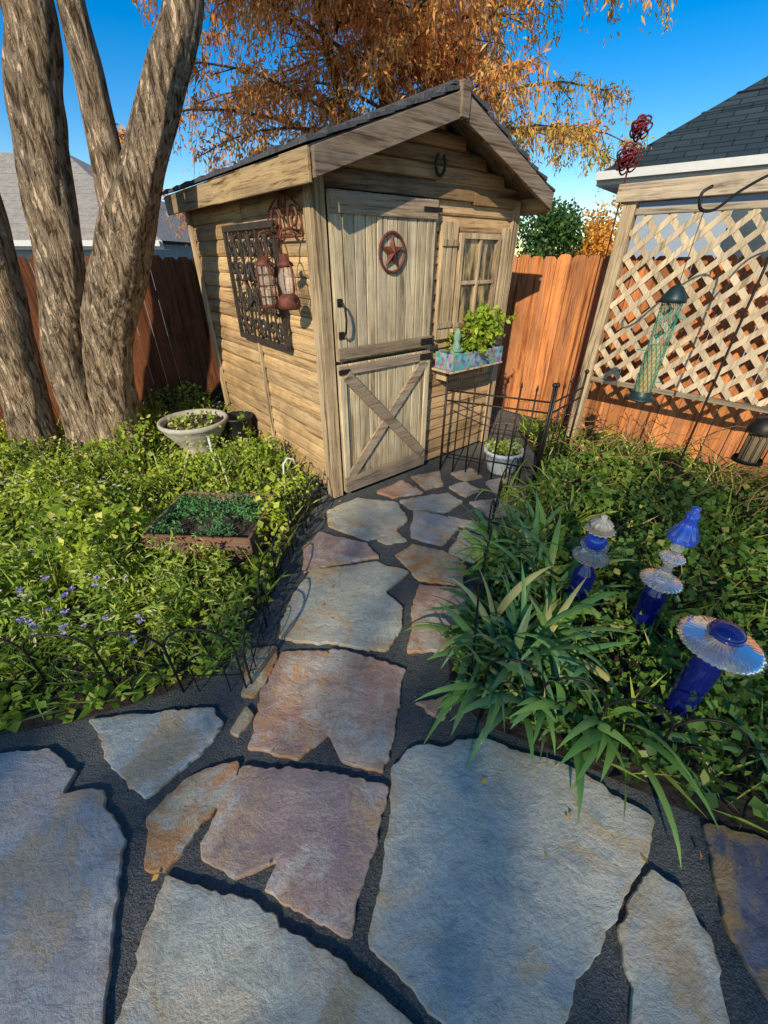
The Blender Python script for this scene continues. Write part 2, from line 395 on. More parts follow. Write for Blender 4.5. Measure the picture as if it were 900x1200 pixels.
for side,sl_,dmax in ((-1,SL_,RX-XL+.04),(1,SR_,XR-RX+.03)):
    for rI in range(9):
        d0=dmax-rI*.127; d1=d0-.165
        y=OV-.015+(-.15 if rI%2 else 0)
        while y<D_+.12:
            y0=max(y,OV-.035+random.uniform(0,.015));y1=min(y+.295,D_+.13)
            dj=random.uniform(-.018,.018)
            if y1>y0+.03 and d0>.03:
                xa=RX+side*(d0+dj); xb=RX+side*max(d1,0)
                za=RZ-(d0+dj)*sl_; zb=RZ-max(d1,0)*sl_; cu=random.uniform(0,.016)
                s.add([(xa,y0,za+.012),(xa,y1,za+.012),(xb,y1,zb+.004),(xb,y0,zb+.004),(xa,y0,za+.026+cu),(xa,y1,za+.026),(xb,y1,zb+.010),(xb,y0,zb+.010)],
                      [(0,1,2,3),(4,7,6,5),(0,4,5,1),(2,6,7,3),(0,3,7,4),(1,5,6,2)])
            y+=.30
s.box(RX-.08,RX+.08,OV-.015,D_+.13,RZ+.010,RZ+.024)
s.make('roof_shingles',shingle,shed)
s=MB()
s.prism([(XL,roofz(XL)-.008),(RX-.025,RZ-.012),(RX-.025,RZ-.125),(XL,roofz(XL)-.125)],OV-.032,OV-.002)
s.prism([(RX+.025,RZ-.012),(XR+.005,roofz(XR)-.010),(XR+.005,roofz(XR)-.11),(RX+.025,RZ-.125)],OV-.032,OV-.002)
s.prism([(RX-.035,RZ+.028),(RX+.035,RZ+.028),(RX+.035,RZ-.12),(RX-.035,RZ-.12)],OV-.048,OV+.005)
s.make('barge_boards',bargew,shed,.003)
s=MB(); s.box(XL-.022,XL-.001,OV,D_*.5,roofz(XL)-.14,roofz(XL)-.006); s.box(XL-.019,XL-.001,D_*.5+.004,D_+.11,roofz(XL)-.136,roofz(XL)-.006); s.box(XR+.002,XR+.022,OV,D_+.11,roofz(XR)-.13,roofz(XR)-.008)
for k in range(8):
    y=-.05+k*.32; s.box(XL,.01,y,y+.04,roofz(-.1)-.11,roofz(-.1)-.035)
s.make('eave_fascia',fasciaY,shed,.003)
s=MB(); x0,x1=.062,.918; npl=10; pw=(x1-x0)/npl
for k in range(npl):
    for za,zb in ((.05,1.00),(1.02,1.905)):
        s.box(x0+k*pw+.0035,x0+(k+1)*pw-.0035,-.050+random.uniform(-.003,.003),-.024,za+random.uniform(0,.006),zb)
s.make('door_planks',doorw,shed,.003)
s=MB()
s.box(x0,x1,-.072,-.054,1.035,1.105); s.box(x0,x1,-.072,-.054,.935,.99); s.box(x0,x1,-.070,-.054,.055,.18); s.box(x0,x1,-.066,-.054,1.80,1.90)
s.obox((x0+.05,-.055,.18),(x1-.05,-.055,.935),.078,-.018,(0,1,0)); s.obox((x0+.05,-.056,.935),(x1-.05,-.056,.18),.078,-.028,(0,1,0))
s.make('door_rails_and_brace',braceX,shed,.003)
s=MB(); s.box(x0,x0+.05,-.069,-.0535,.182,.934); s.box(x1-.05,x1,-.069,-.0535,.182,.934)
s.make('door_stiles',doorw,shed,.003)
s=MB()
s.tube([(.10,-.052,1.36),(.10,-.09,1.36),(.105,-.105,1.33),(.108,-.11,1.27),(.105,-.105,1.21),(.10,-.09,1.18),(.10,-.052,1.18)],.008)
s.box(.08,.12,-.058,-.05,1.34,1.385); s.box(.08,.12,-.058,-.05,1.155,1.20)
for zz in (1.07,.965): s.box(.80,.93,-.080,-.071,zz-.022,zz+.022); s.tube([(.922,-.082,zz-.035),(.922,-.082,zz+.035)],.009)
s.box(.05,.14,-.080,-.071,.945,.975); s.box(.78,.95,-.074,-.0655,1.84,1.865)
s.make('door_hardware',iron,shed,.002)
s=MB(); wx0,wx1,wz0,wz1=1.19,1.66,1.13,1.74
s.box(wx0,wx0+.035,-.045,.004,wz0,wz1); s.box(wx1-.035,wx1,-.045,.004,wz0,wz1)
s.box(wx0+.036,wx1-.036,-.043,.004,wz0,wz0+.035); s.box(wx0+.036,wx1-.036,-.043,.004,wz1-.035,wz1)
s.box((wx0+wx1)/2-.012,(wx0+wx1)/2+.012,-.036,.0,wz0+.036,wz1-.036)
s.box(wx0+.036,(wx0+wx1)/2-.013,-.034,.0,1.42,1.445); s.box((wx0+wx1)/2+.013,wx1-.036,-.034,.0,1.42,1.445)
s.box(wx0-.03,wx1+.03,-.06,-.002,wz0-.03,wz0-.002)
s.make('window_frame',trimZ,shed,.002)
m,nt,b=newmat('window_pane'); v=coords(nt,(9,1,2)); f=noisen(nt,v,1.6,3)
L(nt,mix(nt,ramp(nt,f,.42,.56),(.46,.34,.15),(.03,.03,.03)),b.inputs['Base Color']); b.inputs['Roughness'].default_value=.25; b.inputs['Coat Weight'].default_value=1; b.inputs['Coat Roughness'].default_value=.02
s=MB(); s.box(wx0+.03,wx1-.03,-.016,-.006,wz0+.03,wz1-.03); s.make('window_glass_with_curtain',m,shed)
s=MB()
for a in (0,1,2): s.box(1.0+a*.056,1.0+a*.056+.05,-.036,-.004,1.06,1.80)
s.box(1.0,1.162,-.048,-.037,1.14,1.18); s.box(1.0,1.162,-.048,-.037,1.66,1.70)
for a in (0,1): s.box(1.70+a*.04,1.70+a*.04+.035,-.036,-.004,1.06,1.78)
s.make('window_shutters',trimZ,shed,.002)
def spiral(c,r,turns,start,plane,steps=26,sgn=1):
    out=[]
    for k in range(steps+1):
        t=k/steps; rr=r*(1-.82*t); a=start+sgn*turns*2*math.pi*t
        out.append((plane,c[0]+rr*math.cos(a),c[1]+rr*math.sin(a)))
    return out
s=MB(); X=-.05; a0,a1,b0,b1=.45,1.30,1.05,1.77
for yy in (a0,a1): s.box(X-.012,X+.012,yy-.018,yy+.018,b0,b1)
for zz in (b0,b1): s.box(X-.0125,X+.0125,a0-.018,a1+.018,zz-.018,zz+.018)
for yy in (a0+.283,a0+.566): s.box(X-.008,X+.008,yy-.010,yy+.010,b0,b1)
for gx in range(3):
    cy=a0+.141+gx*.283
    for gz in range(2):
        cz=b0+.18+gz*.36
        for sg in (-1,1):
            s.tube(spiral((cy+sg*.065,cz+.07),.068,1.3,math.pi/2,X,sgn=sg),.010,5)
            s.tube(spiral((cy+sg*.065,cz-.075),.068,1.2,-math.pi/2,X,sgn=-sg),.010,5)
        s.tube([(X,cy,cz-.18),(X,cy,cz+.18)],.008,5)
cy,cz=(a0+a1)/2,(b0+b1)/2
pts=[]
for k in range(11):
    a=k*math.pi/5+math.pi/2; rr=.15 if k%2==0 else .065; pts.append((X-.014,cy+rr*math.cos(a),cz+rr*math.sin(a)))
s.tube(pts,.014,5)
s.make('wrought_iron_panel',plain('weathered_iron',(.035,.03,.026),.7,.3,c2=(.08,.055,.04)),shed)
s=MB(); X=-.045
s.tube([(X,.08,1.70),(X,.52,1.70)],.008); s.tube([(X,.08,1.70),(X,.08,1.80)],.007); s.tube([(X,.52,1.70),(X,.52,1.80)],.007)
for sg,cc in ((1,.18),(-1,.42)):
    s.tube(spiral((cc,1.785),.08,1.4,-math.pi/2,X,sgn=sg),.008,6)
s.tube(spiral((.30,1.86),.065,1.3,-math.pi/2,X),.008,6)
s.tube([(X,.10+.40*t,1.83+.07*math.sin(math.pi*t)) for t in np.linspace(0,1,12)],.007)
for yy in (.13,.43):
    s.tube([(X,yy,1.72),(X-.05,yy,1.735),(X-.11,yy,1.72),(X-.125,yy,1.69),(X-.11,yy,1.665)],.007)
s.make('scroll_bracket',rust,shed)
mg,ntg,bgl=newmat('lantern_glass'); bgl.inputs['Base Color'].default_value=(.75,.62,.5,1); bgl.inputs['Roughness'].default_value=.08; bgl.inputs['Alpha'].default_value=.3
wax=plain('candle_wax',(.5,.42,.3),.5)
def lantern(yy,red,zt=1.665):
    e=empty('hanging_lantern'); e.parent=shed; e.location=(-.155,yy,zt)
    s=MB()
    s.tube([( .0,.055*math.cos(a),-.10+.10*math.sin(a)) for a in np.linspace(0,math.pi,17)],.004)
    if red:
        s.lathe([(.004,-.05),(.022,-.055),(.028,-.085),(.045,-.095),(.05,-.11),(.035,-.118)])
        s.lathe([(.035,-.25),(.055,-.265),(.068,-.285),(.07,-.32),(.06,-.335),(.004,-.337)])
        for a in (-1,1): s.tube([(0,a*.05,-.10),(0,a*.075,-.12),(0,a*.08,-.2),(0,a*.07,-.29)],.006)
        for a in range(4):
            t=a*math.pi/2+.78; s.tube([(.04*math.cos(t),.04*math.sin(t),-.12),(.055*math.cos(t),.055*math.sin(t),-.18),(.04*math.cos(t),.04*math.sin(t),-.25)],.0025,4)
        gp=[(.03,-.12),(.048,-.16),(.05,-.20),(.035,-.25)]
    else:
        s.lathe([(.004,-.06),(.03,-.075),(.058,-.10),(.058,-.11)],seg=20); s.lathe([(.062,-.33),(.062,-.35),(.004,-.352)],seg=20)
        for a in range(8):
            t=a*math.pi/4; s.tube([(.056*math.cos(t),.056*math.sin(t),-.11),(.056*math.cos(t),.056*math.sin(t),-.33)],.004,4)
        for zz in (-.16,-.22,-.28): s.tube([(.056*math.cos(t),.056*math.sin(t),zz) for t in np.linspace(0,2*math.pi,21)],.003,4)
        gp=[(.045,-.11),(.045,-.33)]
    s.make('lantern_body',rust,e)
    g_=MB(); g_.lathe(gp,seg=20); g_.make('lantern_globe',mg,e)
    g_=MB(); g_.lathe([(.02,-.325),(.02,-.24),(.001,-.238)],seg=12); g_.make('candle',wax,e)
lantern(.43,False); lantern(.13,True)
s=MB(); c0=Vector((.52,-.062,1.62))
s.tube([c0+Vector((.105*math.cos(a),0,.105*math.sin(a))) for a in np.linspace(0,2*math.pi,41)],.009)
vs=[c0+Vector((0,-.03,0))]
for k in range(10):
    a=math.pi/2+k*math.pi/5; rr=.098 if k%2==0 else .04; vs.append(c0+Vector((rr*math.cos(a),0,rr*math.sin(a))))
s.add(vs,[(0,1+(k+1)%10,1+k) for k in range(10)]); s.make('barn_star',rust,shed)
s=MB(); c0=Vector((.93,-.045,2.08))
s.tube([c0+Vector((.042*math.cos(a),0,.055*math.sin(a))) for a in np.linspace(math.radians(-235),math.radians(55),24)],.010); s.make('horseshoe',iron,shed)
wp=empty('window_planter'); wp.parent=shed; wp.location=(1.0,-.24,.86)
s=MB(); s.box(0,.62,0,.012,0,.12); s.box(0,.62,.188,.20,0,.12); s.box(0,.012,.013,.187,0,.12); s.box(.608,.62,.013,.187,0,.12); s.box(.013,.607,.013,.187,0,.012)
mp,ntp,bp=newmat('painted_planter'); v=coords(ntp); vo=ntp.nodes.new('ShaderNodeTexVoronoi'); vo.inputs['Scale'].default_value=34; L(ntp,v,vo.inputs['Vector'])
hs2=ntp.nodes.new('ShaderNodeHueSaturation'); hs2.inputs['Saturation'].default_value=1.1; hs2.inputs['Value'].default_value=.6; L(ntp,vo.outputs['Color'],hs2.inputs['Color'])
L(ntp,mix(ntp,.45,hs2.outputs[0],(.10,.30,.38)),bp.inputs['Base Color'])
s.make('planter_box',mp,wp,.003)
s=MB(); s.box(.02,.60,.02,.18,.08,.10); s.make('planter_soil',soil,wp)
s=MB(); s.box(.05,.09,.10,.23,-.10,-.02); s.box(.53,.57,.10,.23,-.10,-.02); s.box(-.02,.64,.0,.22,-.018,-.002); s.make('planter_shelf',trimZ,wp,.003)
planterleaf=leafmat('planter_leaves',[(.16,.30,.02),(.34,.46,.04),(.42,.50,.05),(.14,.04,.04)])
s=MB(); PP=[]
for k in range(75):
    a=random.random()*6.28; xx=.16+.42*random.random(); ln=random.uniform(.12,.34)
    e_=Vector((xx+ln*.8*math.cos(a)+.05,.1+ln*.5*math.sin(a)-.03,.11+random.uniform(.0,.30)))
    b0=Vector((xx,.1,.10)); m1=b0.lerp(e_,.5)+Vector((0,0,.06)); s.tube([b0,m1,e_],.0028,4)
    for t in np.linspace(.2,1,9):
        q=b0.lerp(m1,t*2) if t<.5 else m1.lerp(e_,t*2-1)
        for _ in range(3): PP.append(q+Vector(rng.normal(size=3)*.012))
PP=np.array([tuple(p) for p in PP])
leaves('planter_plant',PP,rng.normal(size=PP.shape)+[0,0,.3],.036+.022*rng.random(len(PP)),.33,planterleaf,wp)
s.make('planter_stems',planterleaf,wp)
s=MB(); s.lathe([(.045,.10),(.05,.13),(.035,.17),(.02,.20),(.028,.215),(.032,.24),(.022,.27),(.008,.29),(.001,.292)],(.09,.06,0),16); s.tube([(.05,.06,.16),(.045,.03,.14),(.09,.0,.14)],.011); s.tube([(.13,.06,.16),(.135,.03,.14),(.09,.0,.145)],.011)
s.make('stone_figurine',plain('mossy_stone',(.12,.24,.15),.8,c2=(.25,.36,.26)),wp)

# ---------------------------------------------------------------- fences
def fence(name,p0,p1,h,mat,facing,gmax=.009):
    p0=Vector((*p0,0));p1=Vector((*p1,0)); d=(p1-p0); Ln=d.length; d.normalize(); n=Vector((facing[0],facing[1],0)).normalized()
    s=MB(); x=0
    while x<Ln:
        w_=.138; hh=h+random.uniform(-.014,.014); off=random.uniform(0,.006); tilt=random.uniform(-.004,.004)
        a=p0+d*(x+.001)+n*off; b_=p0+d*min(x+w_,Ln)+n*off; t=n*.016; up=Vector((0,0,1)); tl=d*tilt
        ear=.03
        prof=[a+up*.02,b_+up*.02,b_+up*(hh-ear)+tl,b_-d*ear+up*hh+tl,a+d*ear+up*hh+tl,a+up*(hh-ear)+tl]
        vs=prof+[q+t for q in prof]; N_=6
        s.add(vs,[tuple(range(N_))[::-1],tuple(range(N_,2*N_))]+[(i,(i+1)%N_,(i+1)%N_+N_,i+N_) for i in range(N_)])
        x+=w_+random.uniform(.001,gmax)
    for zz in (.3,1.25): 
        s.obox(p0-n*.04+Vector((0,0,zz)),p1-n*.04+Vector((0,0,zz)),.085,.038,n)
    x=.5
    while x<Ln:
        q=p0+d*x-n*.13; s.obox(q,q+Vector((0,0,h-.05)),.09,.088,n); x+=2.4
    return s.make(name,mat,None,.0015)
cor=(-.30,6.62)
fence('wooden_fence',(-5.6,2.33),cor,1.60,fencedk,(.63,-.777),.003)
fence('wooden_fence',cor,(4.3,1.95),1.61,fencew,(-.71,-.70),.007)

# ---------------------------------------------------------------- arbor with lattice
arb=empty('lattice_arbor',(1.86,3.78,0),math.atan2(-.71,.70))
s=MB(); s.box(-.045,.045,-.045,.045,0,2.04); s.box(2.05,2.14,-.045,.045,0,2.04); s.make('posts',trimZ,arb,.004)
s=MB(); s.box(-.10,2.3,-.075,-.047,1.94,2.05); s.box(-.10,2.3,.047,.075,1.94,2.05); s.box(.046,2.049,-.018,.018,.64,.68); s.box(.046,2.049,-.02,.02,1.86,1.90); s.make('beams',wood('beam_wood',(.32,.24,.16),(.48,.38,.26),'X'),arb,.004)
s=MB(); zl,zh,xl,xh=.68,1.86,.046,2.05
for sg,yo in ((1,-.004),(-1,.006)):
    k=-3.0
    while k<4.5:
        xa,za,xb,zb=k,zl,k+sg*(zh-zl)*.95,zh
        t0,t1=0,1; dx=xb-xa; ok=True
        for lim,sgn in ((xl,1),(xh,-1)):
            fa=sgn*(xa-lim); fb=sgn*(xb-lim)
            if fa<0 and fb<0: ok=False; break
            if fa<0: t0=max(t0,fa/(fa-fb))
            if fb<0: t1=min(t1,fa/(fa-fb))
        if ok and t1-t0>.02:
            s.obox((xa+dx*t0,yo,za+(zb-za)*t0),(xa+dx*t1,yo,za+(zb-za)*t1),.040,.008,(0,-1,0))
        k+=.157
s.make('lattice_panel',lattw,arb)
s=MB(); s.tube([(-.10,.02,0),(-.10,.02,2.18),(-.08,.0,2.3),(-.075,0,2.36)],.006)
for c0,rr in (((-.10,-.02,2.20),.085),((-.07,-.01,2.36),.065)):
    for ring,(q,nn) in enumerate(((1,7),(.65,5),(.35,4))):
        for k in range(nn):
            a=k*6.283/nn+ring*.5; c1=Vector(c0)+Vector((math.cos(a)*rr*q*.7,0,math.sin(a)*rr*q*.7))
            s.tube([c1+Vector((math.cos(t)*rr*.38,-.02*ring+.012*math.sin(2*t),math.sin(t)*rr*.38)) for t in np.linspace(0,6.283,13)],.006,5)
s.make('metal_rose',plain('red_metal',(.20,.02,.025),.5,.4,c2=(.06,.01,.012)),arb)

# ---------------------------------------------------------------- neighbouring houses
roofgrey=plain('grey_shingles',(.26,.24,.21),.95,scale=9,c2=(.38,.345,.30),bs=1,bd=.03)
m,nt,b=newmat('dark_shingles'); br=nt.nodes.new('ShaderNodeTexBrick'); L(nt,coords(nt),br.inputs['Vector'])
br.inputs['Scale'].default_value=1; br.inputs['Brick Width'].default_value=.3; br.inputs['Row Height'].default_value=.10; br.inputs['Mortar Size'].default_value=.008
br.inputs['Color1'].default_value=(.022,.038,.05,1); br.inputs['Color2'].default_value=(.04,.06,.075,1); br.inputs['Mortar'].default_value=(.012,.018,.025,1)
L(nt,br.outputs[0],b.inputs['Base Color']); b.inputs['Roughness'].default_value=.95; b.inputs['Specular IOR Level'].default_value=.15; bump(nt,b,br.outputs['Fac'],-.5,.01)
white=plain('white_trim',(.62,.62,.60),.5,var=.1); sidingw=plain('painted_siding',(.30,.36,.44),.7,var=.12,scale=6)
hglass=plain('house_glass',(.05,.07,.09),.1)
def house(name,loc,rz,w_,d_,ez,rise,roofm,wallm):
    e=empty(name,loc,rz); s=MB(); o=.35
    s.box(o,w_-o,o,d_-o,-.0,ez-.05); s.make('walls',wallm,e)
    s=MB(); r=d_/2
    V=[(0,0,ez),(w_,0,ez),(w_,d_,ez),(0,d_,ez),(r,r,ez+rise),(w_-r,r,ez+rise)]
    s.add(V,[(0,1,5,4),(1,2,5),(2,3,4,5),(3,0,4)]); 
    s.make('roof',roofm,e)
    s=MB(); 
    for k in range(1,int(r/.28)):
        q=k*.28; zz=ez+rise*q/r
        s.obox((q,q,zz),(w_-q,q,zz),.03,.012,(0,-rise,r)); s.obox((q,q,zz),(q,d_-q,zz),.03,.012,(-rise,0,r))
    s.make('shingle_courses',roofm,e)
    s=MB(); s.box(-.02,w_+.02,-.03,0,ez-.15,ez+.0); s.box(-.03,0,.001,d_,ez-.15,ez+.0); s.box(-.02,w_,-.12,-.031,ez-.10,ez-.01)
    s.box(.0,w_,.0,o,ez-.16,ez-.151); s.box(.0,o,o+.001,d_,ez-.16,ez-.151)
    s.make('gutter_and_fascia',white,e)
    s=MB()
    for xx in (1.6,4.2): s.box(xx,xx+.9,o-.03,o-.005,1.0,2.1)
    s.make('windows',hglass,e)
    return e
house('neighbour_house',(2.92,7.0,0),math.atan2(-1.12,1.37),9,6.5,2.56,2.3,m,sidingw)
house('neighbour_house',(-16,10.0,0),math.radians(0),11.4,7,1.88,1.95,roofgrey,sidingw)

# ---------------------------------------------------------------- trees
def bark(name,c1,c2,c3):
    m,nt,b=newmat(name); v=coords(nt,(1,1,.2)); 
    f=noisen(nt,v,30,7,.62,.6); f2=noisen(nt,coords(nt),3,4); f3=noisen(nt,coords(nt,(1,1,.5)),60,4,.7)
    c=mix(nt,ramp(nt,f,.40,.62),c1,c2); c=mix(nt,ramp(nt,f2,.4,.7,(0,0,0),(.6,.6,.6)),c,c3)
    c=mix(nt,ramp(nt,f,.40,.48,(1,1,1),(0,0,0)),c,tuple(x*.28 for x in c1))
    c=mix(nt,ramp(nt,f3,.38,.5,(.4,.4,.4),(0,0,0)),c,tuple(x*.5 for x in c1))
    L(nt,c,b.inputs['Base Color']); b.inputs['Roughness'].default_value=.95; b.inputs['Specular IOR Level'].default_value=.1
    bump(nt,b,math_(nt,'MULTIPLY_ADD',ramp(nt,f,.35,.6),3,f3),1,.020); return m
barkm=bark('bark',(.46,.31,.185),(.66,.48,.31),(.48,.38,.28))
barkc=bark('cypress_bark',(.36,.22,.13),(.50,.33,.20),(.32,.20,.12))
def cat(P,n):
    P=[Vector(p) for p in P]; P=[P[0]*2-P[1]]+P+[P[-1]*2-P[-2]]; out=[]
    for i in range(1,len(P)-2):
        for k in range(n):
            t=k/n; a,b_,c_,d=P[i-1:i+3]
            out.append(.5*((2*b_)+(c_-a)*t+(2*a-5*b_+4*c_-d)*t*t+(3*b_-a-3*c_+d)*t**3))
    out.append(P[-2]); return out
def trunk(s,P,R,seg=40,step=16,rough=.05,seed=0):
    pts=cat(P,step); rr=np.interp(np.linspace(0,len(R)-1,len(pts)),range(len(R)),R)
    o=len(s.v); s.tube(pts,list(rr),seg,random.random())
    n=len(pts)
    for i in range(n):
        c_=pts[i]
        for k in range(seg):
            idx=o+i*seg+k; q=Vector(s.v[idx]); d=q-c_
            t=2*math.pi*k/seg
            f=1+rough*2.6*noise.noise(Vector((math.cos(t)*2.2+seed,math.sin(t)*2.2,c_.z*1.8)))+rough*2.0*noise.noise(Vector((math.cos(t)*9+seed,math.sin(t)*9,c_.z*4)))
            if c_.z<.35: f*=1+ (.35-c_.z)*.55*(1+.5*math.sin(5*t+seed))
            s.v[idx]=tuple(c_+d*f)
tree=empty('multi_trunk_tree')
s=MB()
trunk(s,[(-3.18,3.40,-.1),(-3.10,3.42,.45),(-3.00,3.45,1.0),(-2.91,3.47,1.44),(-2.80,3.5,2.1),(-2.85,3.6,3.0),(-3.1,3.8,4.3),(-3.4,3.9,5.8)],[.18,.16,.155,.15,.145,.12,.09,.04],seed=1)
trunk(s,[(-2.72,3.50,-.1),(-2.68,3.50,.5),(-2.60,3.50,1.02),(-2.43,3.5,1.44),(-2.27,3.5,2.09),(-2.16,3.5,2.49),(-2.04,3.5,2.83),(-1.95,3.4,3.7),(-2.1,3.2,5.0),(-2.0,3.0,6.2)],[.20,.165,.155,.15,.148,.14,.13,.11,.08,.03],seed=5)
trunk(s,[(-2.48,3.58,-.1),(-2.42,3.55,.45),(-2.26,3.53,1.02),(-2.02,3.5,1.44),(-1.78,3.5,1.86),(-1.60,3.5,2.12),(-1.36,3.5,2.49),(-1.14,3.5,2.83),(-.95,3.7,3.6),(-.6,4.0,4.8),(-.5,4.1,5.8)],[.22,.185,.175,.18,.165,.125,.11,.10,.085,.06,.03],seed=9)
trunk(s,[(-1.88,3.52,1.60),(-1.85,3.5,1.90),(-1.82,3.48,2.2),(-1.79,3.47,2.49),(-1.76,3.45,2.83),(-1.65,3.4,3.6),(-1.5,3.1,4.9),(-1.3,2.9,5.9)],[.13,.115,.092,.08,.074,.065,.05,.02],24,seed=12)
for k in range(14):
    b0=random.choice([(-3.1,3.8,4.3),(-2.0,3.3,4.4),(-.7,3.9,4.4),(-1.5,3.1,4.7)]); a=random.random()*6.28
    s.tube([b0,(b0[0]+.6*math.cos(a),b0[1]+.6*math.sin(a),b0[2]+.7),(b0[0]+1.3*math.cos(a),b0[1]+1.3*math.sin(a),b0[2]+1.3)],[.05,.03,.01],7)
s.make('trunks',barkm,tree)
greenleaf=leafmat('tree_leaves',[(.05,.10,.02),(.09,.15,.03),(.12,.16,.03)])
n=4500; c_=np.array([[-2.2,3.4,6.2]]); P=rng.normal(size=(n,3)); P=unit(P)*rng.random((n,1))**.5*[2.4,2.2,1.4]+c_
leaves('crown',P,rng.normal(size=(n,3)),.14,.3,greenleaf,tree)

# unseen trees added behind the viewpoint, crowns shaped to thin sunlight over the patio
tall=empty('added_shade_tree')
shade_poly=[(-7,1.0),(-2.2,1.05),(-1.25,1.15),(-.75,1.8),(-.25,2.6),(.3,3.3),(1.4,3.5),(3.2,3.2),(5,2.5),(5,-4),(-7,-4)]  # outline of the wanted ground shade; leaves are projected sunward from it
P2=scatter(shade_poly,4300); dens=fn(P2,.6,3); P2=P2[rng.random(len(P2))<.25+.8*dens]
dist=rng.uniform(27,35,len(P2)); P=np.column_stack([P2,np.zeros(len(P2))])+np.array(to)[None]*dist[:,None]
leaves('crown',P,rng.normal(size=P.shape),.20+.12*rng.random(len(P)),.34,greenleaf,tall)
s=MB(); c3=P.mean(0)
for dx in (-3.2,0,3.0):
    b0=Vector((c3[0]+dx,c3[1],0)); s.tube([b0,b0+Vector((.1,0,6)),b0+Vector((0,.2,c3[2]))],[.24,.18,.08],10)
    for k in range(9):
        q=Vector(P[random.randrange(len(P))])
        if abs(q.x-b0.x)<3: s.tube([b0+Vector((0,.1,c3[2]-3)),(b0+q)/2+Vector((0,0,c3[2]/2-.5)),q],[.06,.04,.015],6)
s.make('trunks',barkm,tall)

# autumn bald cypress behind the shed
cyp=empty('bald_cypress_tree'); s=MB()
base=Vector((.15,8.4,0))
trunk(s,[base,base+Vector((-.05,0,2.5)),base+Vector((-.15,0,5)),base+Vector((0,0,8.5))],[.22,.14,.10,.03],16,seed=3)
trunk(s,[base+Vector((-.02,0,1.8)),base+Vector((-.7,-.1,3.3)),base+Vector((-1.2,-.3,5.2)),base+Vector((-1.4,-.3,7.5))],[.10,.08,.05,.02],12,seed=4)
trunk(s,[base+Vector((0,0,2.2)),base+Vector((.7,-.2,3.6)),base+Vector((1.3,-.3,5.0)),base+Vector((1.5,-.3,7.0))],[.08,.07,.05,.02],12,seed=6)
CP=[];CD=[]
for k in range(48):
    h=random.uniform(2.3,6.0); a=random.random()*6.283
    if k<22: h=random.uniform(2.5,4.3); a=random.choice([3.2,3.4,3.7,4.1,4.6,5.3,5.8,6.1])+random.uniform(-.25,.25)
    Lb=3.7*(1-(h-2.3)/8.5)*random.uniform(.7,1.1)
    ox=random.choice([-1.1,0,1.1])*min(1,(h-2)/3)
    p=base+Vector((ox,-.15,h)); pts=[p]; d=Vector((math.cos(a),math.sin(a)*.85,random.uniform(.15,.5)))
    for j in range(7):
        q=pts[-1]+d*Lb/7; d=(d+Vector((random.uniform(-.15,.15),random.uniform(-.15,.15),-.07-.02*j))); d.normalize(); pts.append(q)
    s.tube(pts,list(np.linspace(.030,.005,8)),5)
    for j in range(1,8):
        for t in range(5):
            a2=a+random.choice((-1,1))*random.uniform(.4,1.5); l2=random.uniform(.22,.62)*(1.15-j/10)
            r0=pts[j].lerp(pts[j-1],random.random()); r1=r0+Vector((math.cos(a2)*l2,math.sin(a2)*l2,random.uniform(-.18,.10))); r2=r1+Vector((math.cos(a2)*.12,math.sin(a2)*.12,-.30))
            s.tube([r0,r1,r2],[.008,.004,.002],3,cap=False)
            m_=40; tt=rng.random((m_,1))
            Q=np.where(tt<.6,np.array(r0)+(np.array(r1)-np.array(r0))*tt/.6,np.array(r1)+(np.array(r2)-np.array(r1))*(tt-.6)/.4)
            CP.append(Q+rng.normal(size=(m_,3))*.04); 
            CD.append(rng.normal(size=(m_,3))*.6+np.array([math.cos(a2)*.4,math.sin(a2)*.4,-.7]))
s.make('trunk_and_limbs',barkc,cyp)
cyl=leafmat('cypress_autumn_foliage',[(.90,.36,.08),(.95,.55,.18),(.78,.32,.09),(.88,.64,.22)],1.2,.45,.7)
cyg=leafmat('cypress_yellowgreen_foliage',[(.80,.50,.12),(.58,.52,.11),(.92,.48,.13),(.38,.42,.09)],1.6,.45,.7)
P=np.concatenate(CP); Dd=np.concatenate(CD)
keep=P[:,2]<6.3; P=P[keep]; Dd=Dd[keep]
sel=(P[:,0]+rng.normal(size=len(P))*.25)>1.45
leaves('foliage_rust',P[~sel],Dd[~sel],.05+.05*rng.random((~sel).sum()),.15,cyl,cyp)
leaves('foliage_olive',P[sel],Dd[sel],.05+.05*rng.random(sel.sum()),.15,cyg,cyp)

def smalltree(name,c,rad,n,size,mat):
    e=empty(name,(c[0],c[1],0)); s=MB(); s.tube([(0,0,0),(.05,0,c[2]*.6),(0,.05,c[2])],[.12,.09,.03],8)
    pts=[];K=26
    for k in range(K):
        d=Vector(rng.normal(size=3)).normalized(); q=Vector((d.x*rad[0],d.y*rad[1],d.z*rad[2]))*random.uniform(.35,.85)
        s.tube([(0,0,c[2]*.7),(q.x*.6,q.y*.6,c[2]+q.z*.6),(q.x,q.y,c[2]+q.z)],[.05,.03,.01],5)
        r_=random.uniform(.25,.42)*min(rad)
        X=unit(rng.normal(size=(n//K,3)))*rng.random((n//K,1))**.4*r_*1.3+np.array([q.x,q.y,c[2]+q.z]); pts.append(X)
    s.make('trunk',barkm,e); X=np.concatenate(pts); leaves('crown',X,rng.normal(size=X.shape),size,.35,mat,e)
dg=leafmat('dark_green_leaves',[(.07,.16,.03),(.12,.22,.05),(.05,.11,.03)]); ol=leafmat('orange_leaves',[(.85,.40,.06),(.90,.55,.10),(.66,.30,.06)])
smalltree('evergreen_tree',(8.4,25,2.3),(1.7,1.7,1.9),4200,.20,dg)
smalltree('autumn_tree',(11.2,26,2.0),(2.2,2,2.0),4200,.20,ol)
